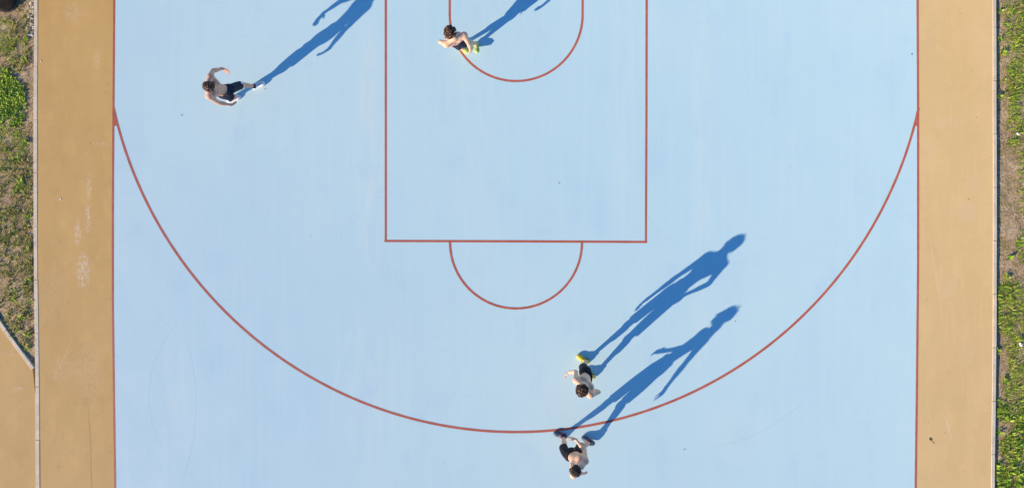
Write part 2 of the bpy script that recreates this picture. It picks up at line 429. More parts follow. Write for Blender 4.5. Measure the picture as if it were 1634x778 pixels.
STRAW = [(0.68, 0.52, 0.25), (0.80, 0.64, 0.34), (0.50, 0.37, 0.17), (0.30, 0.21, 0.10), (0.85, 0.72, 0.46)]
def jit(c, a=.18): k = 1+rng.uniform(-a, a); return (c[0]*k*(1+rng.uniform(-.08, .08)), c[1]*k, c[2]*k)
def blade(px, py, zb, typ, big=1.0):
    p = W(px, py); dk = .72 if px < 800 and typ in ('olive', 'straw') else 1.0
    if typ == 'straw': L, w, lean, curl, c = rng.uniform(.03, .10), rng.uniform(.003, .007), rng.uniform(1.0, 1.5), rng.uniform(-.1, .3), jit(rng.choice(STRAW))
    elif typ == 'olive': L, w, lean, curl, c = rng.uniform(.02, .06), rng.uniform(.006, .014), rng.uniform(.4, 1.3), rng.uniform(0, .6), jit(rng.choice(OLIVE))
    elif typ == 'clover': L, w, lean, curl, c = rng.uniform(.045, .09), rng.uniform(.022, .036), rng.uniform(.15, .9), rng.uniform(.5, 1.1), jit(rng.choice(GREENS[:4]))
    else: L, w, lean, curl, c = rng.uniform(.03, .085), rng.uniform(.004, .010), rng.uniform(.3, 1.25), rng.uniform(.2, .8), jit(rng.choice(GREENS))
    return (p.x, p.y, zb, L*big, w*big, rng.uniform(0, 6.283), lean, curl, c[0]*dk, c[1]*dk, c[2]*dk)
def clump(px, py):                                              # plants stand in tufts with open soil between them
    p = W(px, py); return mnoise.noise(Vector((p.x*13, p.y*13, 5.5)))+.6*mnoise.noise(Vector((p.x*29, p.y*29, 1.5)))
def inside(px, py, blobs):
    v = 0.0
    p = W(px, py); nz = mnoise.noise(Vector((p.x*3.2, p.y*3.2, 9.3)))*.55 + mnoise.noise(Vector((p.x*9, p.y*9, 2.3)))*.35
    for (cx, cy, rx, ry, k) in blobs:
        d = ((px-cx)/rx)**2+((py-cy)/ry)**2
        v = max(v, k*min(1, max(0, (1.25+nz-d)*2.2)))
    return v
GR = [(1626, 20, 20, 30, 1), (1618, 100, 22, 26, .7), (1616, 150, 14, 20, .5), (1628, 60, 24, 58, 1), (1632, 130, 20, 60, 1), (1620, 200, 14, 40, .8), (1612, 70, 16, 22, .5), (1634, 245, 12, 22, .6),
      (1634, 395, 10, 24, .7), (1620, 490, 34, 44, 1), (1630, 560, 24, 50, .95), (1606, 600, 10, 14, .6), (1620, 640, 26, 34, .8), (1604, 655, 14, 20, .8),
      (1625, 720, 26, 30, 1), (1612, 766, 28, 34, 1), (1634, 680, 16, 30, .9), (1650, 300, 24, 90, .4), (1650, 120, 30, 140, 1), (1655, 600, 30, 180, 1),
      (1620, 860, 30, 60, 1), (1620, -60, 30, 50, 1), (1640, -180, 34, 60, 1), (1640, 1000, 40, 80, 1)]
GL = [(4, 250, 24, 24, .25), (-20, 150, 30, 60, .8), (2, 56, 16, 34, .75), (20, 80, 18, 22, .5), (30, 235, 14, 20, .5), (12, 215, 22, 16, .6), (-40, 300, 40, 70, .3), (24, 300, 16, 14, .35), (22, 400, 22, 30, .25), (28, 470, 12, 12, .4)]
OL = [(20, 320, 36, 90, .95), (20, 425, 36, 90, .95), (14, 66, 34, 60, .8), (14, 240, 34, 50, .8), (32, 530, 18, 34, .5), (-40, 360, 50, 140, .8), (34, 34, 16, 30, .5), (-30, -80, 60, 60, .7)]
sp = []
for _ in range(90000):
    py = rng.uniform(-180, 950); u = rng.random()**1.3*1.25; px = interp(KR, py)+4.5+u*S
    zb = -.052
    gk = inside(px, py, GR)
    if not (440 < py < 535 or py > 650): gk *= min(1, max(.12, (px-1592)/24))
    cl = clump(px, py)
    if cl < .02-.25*gk and rng.random() < .93: continue
    r = rng.random()
    if r < gk*.97: sp.append(blade(px, py, zb, rng.choice(['grass', 'grass', 'grass', 'grass', 'grass', 'olive', 'straw', 'clover' if py > 640 else 'grass']), 1.0+max(0, min(.6, cl*1.2))))
    elif rng.random() < .24: sp.append(blade(px, py, zb, 'straw' if rng.random() < .72 else 'olive', .8))
# keep blades clear of the kerb and the pavement
sp = [s for s in sp if s[0]+s[3]*.8*math.cos(s[5]) > (interp(KR, 400)+3.8-817)/S]
tag(blades_mesh('grass', sp, M['leaf']), 'patchy green grass and dry straw growing on the soil strip right of the court', 'grass', kind='stuff')
sp = []
CL = (12, 158, 32, 50)
for _ in range(80000):
    py = rng.uniform(-180, 586); u = rng.random()**1.2*1.3; px = interp(KL, py)-5.5-u*S
    if px < slant(py)+5 and py > -55: continue
    if (px-8)**2+(py+1)**2 < 23**2: continue
    zb = -.024
    if ((px-CL[0])/CL[2])**2+((py-CL[1])/CL[3])**2 < .9: continue
    cl = clump(px, py)
    if cl < .04 and rng.random() < .95: continue
    r = rng.random()
    if r < inside(px, py, GL): sp.append(blade(px, py, zb, 'grass'))
    elif r < inside(px, py, OL)*.9: sp.append(blade(px, py, zb, rng.choice(['olive', 'olive', 'olive', 'olive', 'grass', 'straw', 'straw']), 1.0+max(0, min(.7, cl*1.4))))
    elif rng.random() < .20: sp.append(blade(px, py, zb, 'straw' if rng.random() < .75 else 'olive', .7))
sp = [s for s in sp if s[0]+s[3]*.8*math.cos(s[5]) < (interp(KL, 300)-4.2-817)/S]
tag(blades_mesh('dry_grass', sp, M['leaf']), 'olive and straw coloured dry grass over the soil strip left of the court', 'grass', kind='stuff')
sp = []
for _ in range(9000):
    a = rng.uniform(0, 6.283); r = math.sqrt(rng.random()); px = CL[0]+CL[2]*r*math.cos(a); py = CL[1]+CL[3]*r*math.sin(a)
    nzz = mnoise.noise(Vector((px*.06, py*.06, 1)))*.4
    nzz += mnoise.noise(Vector((px*.16, py*.16, 4)))*.35
    if r > .86+nzz: continue
    if rng.random() < .42: sp.append(blade(px, py, -.022+rng.uniform(0, .025)*(1-r*r*.8), rng.choice(['clover', 'clover', 'grass']), rng.uniform(.5, 1.0)))
tag(blades_mesh('ground_cover', sp, M['leaf']), 'dense patch of broad leaved bright green ground cover at the left edge', 'ground cover', kind='stuff')

# gravel by the upper left kerb
def pebble_verts(c, r, seed):
    q = random.Random(seed); bm = bmesh.new(); bmesh.ops.create_icosphere(bm, subdivisions=1, radius=r)
    for v in bm.verts: v.co *= q.uniform(.75, 1.2); v.co.z *= .65
    rot = Matrix.Rotation(q.uniform(0, 6.28), 3, 'Z'); V = [rot @ v.co + c for v in bm.verts]; F = [[v.index for v in f.verts] for f in bm.faces]; bm.free(); return V, F
def pebbles(name, spots, mat):
    V = []; F = []
    for i, (px, py, r, z) in enumerate(spots):
        v, f = pebble_verts(W(px, py, z), r, i*13+5); n = len(V); V += [tuple(q) for q in v]; F += [[a+n for a in k] for k in f]
    return mesh_from(name, V, F, mat, smooth=False)
b = NB('gravel_stone', .9, .2); b.color(b.mix(b.ramp(b.noise(16, 2), .35, .65), (0.34, 0.28, 0.16), (0.74, 0.68, 0.48))); M['gravel'] = b.m
spots = []
for _ in range(230):
    py = rng.uniform(-70, 62); px = 53.5-abs(rng.gauss(0, 5.0))-1; spots.append((px, py, rng.uniform(.010, .026), -.012))
tag(pebbles('gravel', spots, M['gravel']), 'pale gravel stones lying along the top of the left kerb', 'gravel', kind='stuff')
spots = []
for _ in range(520):
    if rng.random() < .5: py = rng.uniform(-120, 560); px = 52.5-rng.random()**1.5*90; z = -.018
    else: py = rng.uniform(-120, 900); px = 1592+rng.random()**1.5*80; z = -.048
    if px < 60 and px < slant(py)+6 and py > -55: continue
    spots.append((px, py, rng.uniform(.004, .011), z))
for _ in range(420):
    py = rng.uniform(-60, 850)
    if rng.random() < .5: px = interp(KR, py)+rng.uniform(-8, 3)*rng.random(); z = .008 if px > interp(KR, py)-2.5 else .001
    else: px = interp(KL, py)+rng.uniform(-3, 9)*rng.random(); z = .008 if px < interp(KL, py)+3 else .001
    spots.append((px, py, rng.uniform(.002, .005), z))
tag(pebbles('soil_crumbs', spots, M['gravel']), 'small pale stones and clods scattered over the soil strips beside both kerbs', 'pebbles', kind='stuff')

# leafy weeds one can tell apart
def weed(px, py, size, seed, label, zb, cols=GREENS[:3], n=14):
    rr = random.Random(seed); c = W(px, py, zb); rows = []
    for k in range(n):
        a = k*2.4+rr.uniform(-.4, .4); L = size*rr.uniform(.6, 1.1); q = rr.choice(cols); kk = rr.uniform(.8, 1.25)
        rows.append((c.x+rr.uniform(-.2, .2)*size, c.y+rr.uniform(-.2, .2)*size, zb+rr.uniform(0, .03), L, L*rr.uniform(.3, .42), a, rr.uniform(.5, 1.25), rr.uniform(.2, .6), q[0]*kk, q[1]*kk, q[2]*kk))
    for k in range(4):
        q = cols[0]; rows.append((c.x, c.y, zb, size*rr.uniform(.5, .8), size*.12, rr.uniform(0, 6.28), rr.uniform(0, .4), .3, *q))
    o = blades_mesh('weed_plant', rows, M['leaf'])
    return tag(o, label, 'weed', 'leafy weeds along the kerbs')
WD = [(1598, 17, .065, 'dark green leafy weed hugging the right kerb, topmost of the weeds there'),
      (1605, 38, .055, 'small bright green weed on bare soil just below the topmost right kerb weed'),
      (1597, 62, .060, 'yellow green weed touching the right kerb, third weed down from the top'),
      (1601, 84, .085, 'larger spreading green weed at the right kerb, fourth weed down from the top'),
      (1614, 114, .090, 'broad pale leaved weed away from the right kerb, beside the upper grass'),
      (1603, 128, .050, 'small light green weed below the broad pale leaved weed near the right kerb'),
      (1596, 153, .070, 'dark narrow weed pressed against the right kerb above the level of the arc end'),
      (1626, 388, .075, 'green weed at the right photo edge in the middle of the dry brown soil'),
      (1612, 411, .075, 'green weed on dry soil, upper one of the pair above the lower grass clump'),
      (1609, 441, .080, 'bright green weed with dark shadow, lower one of the pair above the lower grass clump'),
      (1594, 560, .070, 'dark green weed against the right kerb a little below the middle grass clump'),
      (1605, 608, .085, 'dark green weed on bare soil between two grass patches near the lower right kerb'),
      (1596, 640, .050, 'small green weed at the right kerb above the yellowish clump'),
      (1596, 690, .075, 'yellow green upright weed beside the lower right kerb over bare soil'),
      (46, 346, .060, 'single bright green weed beside the left kerb halfway down the soil strip'),
      (33, 292, .085, 'dark green weed among olive grass on the left strip, above the single bright weed'),
      (48, 446, .055, 'small green weed near the left kerb below the middle of the strip'),
      (50, 480, .055, 'dark little weed touching the left kerb just above the narrow wedge of soil'),
      (34, 505, .085, 'wide dark green weed at the top of the narrow wedge of soil on the left'),
      (22, 478, .060, 'small green weed left of the wide dark one on the left soil strip'),
      (28, 527, .055, 'green weed close to the slanted kerb in the narrow wedge of soil'),
      (43, 535, .075, 'leafy green weed in the middle of the narrow wedge of soil'),
      (44, 556, .060, 'lowest green weed, near the tip of the narrow wedge of soil'),
      (41, 228, .085, 'green weed just below the dense leafy patch near the left kerb'),
      (28, 253, .060, 'faded olive weed on soil, a little below the dense leafy patch on the left'),
      (42, 62, .060, 'green weed above the dense leafy patch, right of it near the left kerb'),
      (40, 95, .055, 'small olive weed beside the top of the dense leafy patch')]
for i, (px, py, s, lab) in enumerate(WD):
    lf = px < 800
    weed(px, py, s*1.15, 100+i, lab, -.022 if lf else -.050, GREENS[:3] if i % 3 else GREENS[1:5], 16)

# dark round bin at the upper left corner
def lathe(name, prof, mat, parent=None, seg=48, loc=(0, 0, 0)):
    V = []; F = []; n = len(prof)
    for k in range(seg):
        a = 2*math.pi*k/seg
        for r, z in prof: V.append((loc[0]+r*math.cos(a), loc[1]+r*math.sin(a), loc[2]+z))
    for k in range(seg):
        for i in range(n-1): a_, b_ = k*n+i, ((k+1) % seg)*n+i; F.append((a_, b_, b_+1, a_+1))
    return mesh_from(name, V, F, mat, parent, smooth=True)
M['bin'] = plain('bin_plastic', (0.022, 0.024, 0.023), .5, .4, .3, 20)
M['bin_rim'] = plain('bin_rim_plastic', (0.07, 0.072, 0.07), .5, .4, .2, 30)
bc = W(8, -1)
binr = bpy.data.objects.new('waste_bin', None); COL.objects.link(binr); binr.location = (bc.x, bc.y, -.03)
tag(binr, 'dark round waste bin at the upper left corner, standing on the weedy soil strip', 'waste bin')
B0 = (bc.x, bc.y, -.03)
lathe('bin_body', [(0, .002), (.235, .002), (.245, .012), (.262, .45), (.275, .88), (.262, .88), (.248, .46), (.225, .03), (0, .028)], M['bin'], binr, loc=B0)
lathe('rim', [(.2755, .85), (.292, .852), (.294, .90), (.288, .905), (.262, .905), (.2615, .882)], M['bin_rim'], binr, loc=B0)
lathe('foot_band', [(.2445, .004), (.253, .006), (.2555, .05), (.2485, .055)], M['bin_rim'], binr, loc=B0)

# small litter on the ground
M['dry_leaf'] = plain('dry_leaf_brown', (0.09, 0.055, 0.02), .8, .2, .3, 200)
M['paper'] = plain('white_paper', (0.80, 0.78, 0.74), .7, .3, .06, 60)
M['crumb'] = plain('dark_twig', (0.16, 0.14, 0.11), .9, .2, .3, 200)
def leaf_litter(px, py, ang, L, Wd, label, stem=True, mat=None, name='dry_leaf'):
    c = W(px, py); root = bpy.data.objects.new(name, None); COL.objects.link(root); root.location = (c.x, c.y, .001); tag(root, label, 'leaf')
    pts = [(0, 0), (.18, .42), (.4, .5), (.65, .34), (1, .05), (1, -.05), (.65, -.3), (.4, -.5), (.18, -.38)]
    V = []; ca, sa = math.cos(ang), math.sin(ang)
    for x, y in pts:
        X, Y = (x-.5)*L, y*Wd; V.append((c.x+X*ca-Y*sa, c.y+X*sa+Y*ca, .004+.012*abs(y)+.006*x))
    V.append((c.x, c.y, .003)); n = len(pts)
    F = [(i, (i+1) % n, n) for i in range(n)]
    o = mesh_from('leaf_blade', V, F, mat or M['dry_leaf'], root, smooth=False)
    md = o.modifiers.new('thickness', 'SOLIDIFY'); md.thickness = .0015
    if stem:
        s0 = Vector((c.x+.5*L*ca, c.y+.5*L*sa, .008)); s1 = s0+Vector((ca, sa, 0))*L*.9+Vector((-sa, ca, 0))*L*.12
        tubes('leaf_stem', [(s0, s0.lerp(s1, .5)+Vector((sa, -ca, 0))*.004, s1)], .0026, mat or M['dry_leaf'], root)
def tubes(name, chains, r, mat, parent=None, seg=6):
    V = []; F = []
    for ch in chains:
        base = len(V)
        for i, p in enumerate(ch):
            p = Vector(p); d = (Vector(ch[min(i+1, len(ch)-1)])-Vector(ch[max(i-1, 0)])).normalized()
            u = d.orthogonal().normalized(); v = d.cross(u)
            for k in range(seg): a = 2*math.pi*k/seg; V.append(tuple(p+(u*math.cos(a)+v*math.sin(a))*r))
        for i in range(len(ch)-1):
            for k in range(seg): a = base+i*seg+k; b_ = base+i*seg+(k+1) % seg; F.append((a, b_, b_+seg, a+seg))
        F.append(tuple(base+k for k in reversed(range(seg)))); F.append(tuple(base+(len(ch)-1)*seg+k for k in range(seg)))
    return mesh_from(name, V, F, mat, parent, smooth=True)
leaf_litter(1484.5, 700.5, math.radians(-52), .075, .030, 'brown dry leaf with a thin stem on the ochre surface at lower right')
def scrap(px, py, s, label, mat, name, cat, z=.006, seed=1):
    rr = random.Random(seed); c = W(px, py); bm = bmesh.new(); bmesh.ops.create_icosphere(bm, subdivisions=2, radius=s)
    for v in bm.verts:
        k = rr.uniform(.7, 1.15); v.co = Vector((v.co.x*k*1.3, v.co.y*k*.8, v.co.z*k*.35))
    rot = Matrix.Rotation(rr.uniform(0, 3.1), 3, 'Z')
    for v in bm.verts: v.co = rot @ v.co + Vector((c.x, c.y, z+s*.3))
    tag(bm_obj(name, bm, mat), label, cat)
scrap(1629, 549, .035, 'crumpled white paper scrap on the grass at the right edge', M['paper'], 'paper_scrap', 'litter', -.01, 3)
scrap(65.5, 98, .013, 'tiny white scrap on the ochre surface just inside the left kerb', M['paper'], 'paper_scrap', 'litter', .001, 4)
scrap(97, 317.5, .014, 'tiny white scrap in the middle of the left ochre strip', M['paper'], 'paper_scrap', 'litter', .001, 5)
scrap(1625, 214, .030, 'crumpled white paper scrap in the upper right grass', M['paper'], 'paper_scrap', 'litter', -.01, 6)
for i, (px, py, s, lab) in enumerate(((290, 184, .018, 'small dark twig bit on the blue court below the leftmost player'),
        (423, 142, .014, 'tiny brown crumb beside the white shoe of the leftmost player'),
        (892, 292, .014, 'tiny dark crumb on the blue court inside the key'),
        (1092, 716, .016, 'small dark crumb on the blue court to the right of the lowest player'),
        (1454.5, 87, .018, 'small dark crumb near the upper end of the right side line'),
        (1173, 512, .014, 'tiny brown crumb by the head shadow of the lowest player'),
        (1545.5, 317.5, .014, 'dark crumb on the right ochre strip above the grey stain'))):
    scrap(px, py, s*.62, lab, M['crumb'], 'dirt_crumb', 'debris', .005 if 182 < px < 1464 else .001, 20+i)

# ------------------------------------------------------------------ people
POSES = {
  'P1': (0.949, {'pel': (-5.014, 2.74, 0.818), 'nk': (-5.097, 2.757, 1.3), 'hd': (-5.008, 2.731, 1.472), 'Ls': (-5.099, 2.929, 1.259), 'Rs': (-5.128, 2.601, 1.259), 'Le': (-5.164, 3.07, 1.022), 'Re': (-5.074, 2.523, 0.995), 'Lw': (-5.089, 3.143, 0.821), 'Rw': (-4.944, 2.508, 0.801), 'Lf': (-5.03, 3.111, 0.694), 'Rf': (-4.897, 2.556, 0.654), 'Lh': (-4.937, 2.781, 0.832), 'Rh': (-5.094, 2.698, 0.804), 'Lk': (-4.895, 2.916, 0.463), 'Rk': (-5.058, 2.696, 0.412), 'La': (-4.8, 2.941, 0.086), 'Ra': (-5.262, 2.692, 0.083), 'Lt': (-4.617, 3.016, 0.06), 'Rt': (-5.096, 2.747, 0.035)}),
  'P2': (0.957, {'pel': (-1.01, 3.623, 0.804), 'nk': (-0.969, 3.566, 1.294), 'hd': (-1.03, 3.616, 1.476), 'Ls': (-0.806, 3.631, 1.259), 'Rs': (-1.107, 3.478, 1.253), 'Le': (-0.739, 3.528, 1.011), 'Re': (-1.237, 3.569, 1.026), 'Lw': (-0.733, 3.488, 0.776), 'Rw': (-1.121, 3.568, 0.817), 'Lf': (-0.726, 3.464, 0.616), 'Rf': (-1.033, 3.552, 0.681), 'Lh': (-0.926, 3.598, 0.795), 'Rh': (-1.094, 3.663, 0.82), 'Lk': (-0.807, 3.667, 0.423), 'Rk': (-0.924, 3.595, 0.463), 'La': (-0.661, 3.741, 0.075), 'Ra': (-0.962, 3.688, 0.084), 'Lt': (-0.651, 3.575, 0.189), 'Rt': (-0.829, 3.59, 0.034)}),
  'P3': (0.981, {'pel': (1.296, -2.232, 0.91), 'nk': (1.225, -2.255, 1.413), 'hd': (1.166, -2.249, 1.605), 'Ls': (1.082, -2.172, 1.351), 'Rs': (1.312, -2.405, 1.391), 'Le': (1.102, -2.117, 1.048), 'Re': (1.477, -2.422, 1.175), 'Lw': (1.012, -2.184, 0.81), 'Rw': (1.301, -2.42, 1.025), 'Lf': (0.907, -2.27, 0.754), 'Rf': (1.268, -2.444, 0.859), 'Lh': (1.297, -2.146, 0.913), 'Rh': (1.299, -2.331, 0.9), 'Lk': (1.281, -2.183, 0.485), 'Rk': (1.296, -2.43, 0.482), 'La': (1.374, -2.177, 0.096), 'Ra': (1.481, -2.449, 0.111), 'Lt': (1.213, -2.082, 0.036), 'Rt': (1.337, -2.36, 0.035)}),
  'P4': (0.975, {'pel': (1.059, -3.584, 0.885), 'nk': (1.132, -3.584, 1.392), 'hd': (1.033, -3.576, 1.578), 'Ls': (1.035, -3.764, 1.342), 'Rs': (1.234, -3.535, 1.325), 'Le': (1.155, -3.835, 1.089), 'Re': (1.252, -3.453, 1.061), 'Lw': (1.242, -3.933, 0.874), 'Rw': (1.11, -3.323, 0.926), 'Lf': (1.327, -3.996, 0.748), 'Rf': (0.978, -3.281, 0.888), 'Lh': (0.966, -3.593, 0.89), 'Rh': (1.149, -3.581, 0.861), 'Lk': (0.931, -3.625, 0.466), 'Rk': (1.235, -3.616, 0.443), 'La': (0.965, -3.585, 0.075), 'Ra': (1.459, -3.68, 0.129), 'Lt': (0.788, -3.529, 0.035), 'Rt': (1.318, -3.606, 0.035)}),
}

class SDF:
    def __init__(self, lo, hi, h):
        self.h = h; self.lo = np.array(lo, float)
        self.n = np.ceil((np.array(hi)-self.lo)/h).astype(int)+1
        self.D = np.full(self.n, 1.0, np.float32)
    def _box(self, lo, hi):
        a = np.clip(np.floor((np.array(lo)-self.lo)/self.h).astype(int), 0, self.n)
        b = np.clip(np.ceil((np.array(hi)-self.lo)/self.h).astype(int)+1, 0, self.n)
        sl = tuple(slice(a[i], b[i]) for i in range(3))
        ax = [(self.lo[i]+self.h*np.arange(a[i], b[i])).astype(np.float32) for i in range(3)]
        return sl, ax
    def _add(self, sl, d, k):
        D = self.D[sl]
        if k > 0:
            hh = np.clip(.5+.5*(D-d)/k, 0, 1); D[...] = D*(1-hh)+d*hh-k*hh*(1-hh)
        else: np.minimum(D, d, out=D)
    def cap(self, a, b, ra, rb, k=.02):
        a = np.array(a, float); b = np.array(b, float); m = max(ra, rb)+k+3*self.h
        sl, ax = self._box(np.minimum(a, b)-m, np.maximum(a, b)+m)
        X = ax[0][:, None, None]-a[0]; Y = ax[1][None, :, None]-a[1]; Z = ax[2][None, None, :]-a[2]
        d = b-a; L2 = d@d+1e-9
        t = np.clip((X*d[0]+Y*d[1]+Z*d[2])/L2, 0, 1)
        q = np.sqrt((X-t*d[0])**2+(Y-t*d[1])**2+(Z-t*d[2])**2)-(ra+(rb-ra)*t)
        self._add(sl, q, k)
    def ell(self, c, R, rad, k=.02, cut=None):                 # R: rows are the local axes
        c = np.array(c, float); R = np.array(R, float); rad = np.array(rad, float); m = rad.max()+k+3*self.h
        sl, ax = self._box(c-m, c+m)
        X = ax[0][:, None, None]-c[0]; Y = ax[1][None, :, None]-c[1]; Z = ax[2][None, None, :]-c[2]
        L = [(X*R[i][0]+Y*R[i][1]+Z*R[i][2])/rad[i] for i in range(3)]
        k0 = np.sqrt(L[0]**2+L[1]**2+L[2]**2)
        k1 = np.sqrt((L[0]/rad[0])**2+(L[1]/rad[1])**2+(L[2]/rad[2])**2)+1e-6
        self._add(sl, (k0*(k0-1)/k1).astype(np.float32), k)
    def plane(self, p, n, near=None, rad=None):                # cut away what lies on the +n side (optionally only near a point)
        n = np.array(n, float); n /= np.linalg.norm(n)
        if near is None: sl, ax = self._box(self.lo, self.lo+self.h*self.n)
        else: sl, ax = self._box(np.array(near)-rad, np.array(near)+rad)
        X = ax[0][:, None, None]-p[0]; Y = ax[1][None, :, None]-p[1]; Z = ax[2][None, None, :]-p[2]
        D = self.D[sl]; np.maximum(D, (X*n[0]+Y*n[1]+Z*n[2]).astype(np.float32), out=D)
    def wobble(self, amp, f, seed=0, aniso=(1, 1, 1)):
        ax = [(self.lo[i]+self.h*np.arange(self.n[i])).astype(np.float32)*aniso[i] for i in range(3)]
        s = seed
        self.D += amp*(np.sin(ax[0]*f+s)[:, None, None]*np.sin(ax[1]*f*1.1+s*2)[None, :, None]+np.sin(ax[2]*f*.9+s*3)[None, None, :]*np.sin(ax[0]*f*.7-ax[0]*0+s)[:, None, None]).astype(np.float32)
    def mesh(self):                                            # surface nets
        D = self.D; n = D.shape
        s = D < 0
        idx = np.full((n[0]-1, n[1]-1, n[2]-1), -1, np.int32)
        c = np.zeros(idx.shape, np.int8)
        for i in (0, 1):
            for j in (0, 1):
                for k in (0, 1): c += s[i:n[0]-1+i, j:n[1]-1+j, k:n[2]-1+k]
        act = np.argwhere((c > 0) & (c < 8)); idx[tuple(act.T)] = np.arange(len(act))
        acc = np.zeros((len(act), 3)); cnt = np.zeros(len(act))
        corners = [(i, j, k) for i in (0, 1) for j in (0, 1) for k in (0, 1)]
        for a in corners:
            for ax_ in range(3):
                if a[ax_]: continue
                b = list(a); b[ax_] = 1
                da = D[tuple((act+a).T)]; db = D[tuple((act+b).T)]
                m = (da < 0) != (db < 0); t = np.where(m, da/(da-db+1e-12), 0)
                p = np.array(a, float)[None]+np.eye(3)[ax_][None]*t[:, None]
                acc[m] += p[m]; cnt[m] += 1
        V = self.lo+self.h*(act+acc/np.maximum(cnt, 1)[:, None])
        Fs = []
        for ax_ in range(3):
            u, v = [(1, 2), (2, 0), (0, 1)][ax_]
            sa = s.take(range(0, n[ax_]-1), ax_); sb = s.take(range(1, n[ax_]), ax_)
            for flip in (False, True):
                e = np.argwhere((sa & ~sb) if not flip else (~sa & sb))
                e = e[(e[:, u] > 0) & (e[:, v] > 0) & (e[:, u] < n[u]-1) & (e[:, v] < n[v]-1)]
                if not len(e): continue
                E = [e.copy() for _ in range(4)]
                E[1][:, u] -= 1; E[2][:, u] -= 1; E[2][:, v] -= 1; E[3][:, v] -= 1
                q = np.stack([idx[tuple(x.T)] for x in E], 1)
                Fs.append(q if not flip else q[:, ::-1])
        F = np.concatenate(Fs); F = F[(F >= 0).all(1)]
        return V, F

def relax(V, F, it=2):
    e = np.concatenate([F[:, [0, 1]], F[:, [1, 2]], F[:, [2, 3]], F[:, [3, 0]]]); n = len(V)
    for _ in range(it):
        acc = np.zeros_like(V); cnt = np.zeros(n)
        for a, b in ((0, 1), (1, 0)):
            np.add.at(cnt, e[:, a], 1)
            for k in range(3): acc[:, k] += np.bincount(e[:, a], V[e[:, b], k], n)
        V = V*.5+acc/np.maximum(cnt, 1)[:, None]*.5
    return V
def sdf_obj(s, name, mat, parent, it=2):
    V, F = s.mesh(); V = relax(V, F, it)
    return mesh_from(name, V, F, mat, parent, smooth=True)
nz_ = lambda v: v/(np.linalg.norm(v)+1e-9)
def frame(right, up):
    up = nz_(up); right = nz_(right-up*(right@up)); return np.array([right, np.cross(up, right), up])

def skin_material(name, c, marks=()):
    b = NB(name, .55, .35)
    col = b.mix(b.ramp(b.noise(14, 4), .3, .7), tuple(x*.90 for x in c), tuple(min(1, x*1.08) for x in c))
    for (mx_, my_, mz_, mr_) in marks:
        d = b.n('ShaderNodeVectorMath'); d.operation = 'DISTANCE'; b.put(d.inputs[0], b.pos()); d.inputs[1].default_value = (mx_, my_, mz_)
        col = b.mix(b.ramp(d.outputs['Value'], mr_*1.7, mr_*1.2, 0, .8), col, (c[0]*.35, c[1]*.25, c[2]*.25))
    b.color(col); b.p.inputs['Subsurface Weight'].default_value = .08; b.p.inputs['Subsurface Radius'].default_value = (.02, .008, .004)
    b.p.inputs['Subsurface Scale'].default_value = .4
    return b.m
def hair_material(name, dark, lite, k):
    b = NB(name, .55, .35)
    b.color(b.mix(b.ramp(b.noise(38, 3, .6), .48, .66, 0, k), dark, lite)); return b.m
def cloth_material(name, c):
    b = NB(name, .85, .2)
    b.color(b.mix(b.ramp(b.noise(9, 4), .3, .7), tuple(x*.8 for x in c), tuple(x*1.35 for x in c))); b.bump(b.noise(35, 4), .5, .01); return b.m

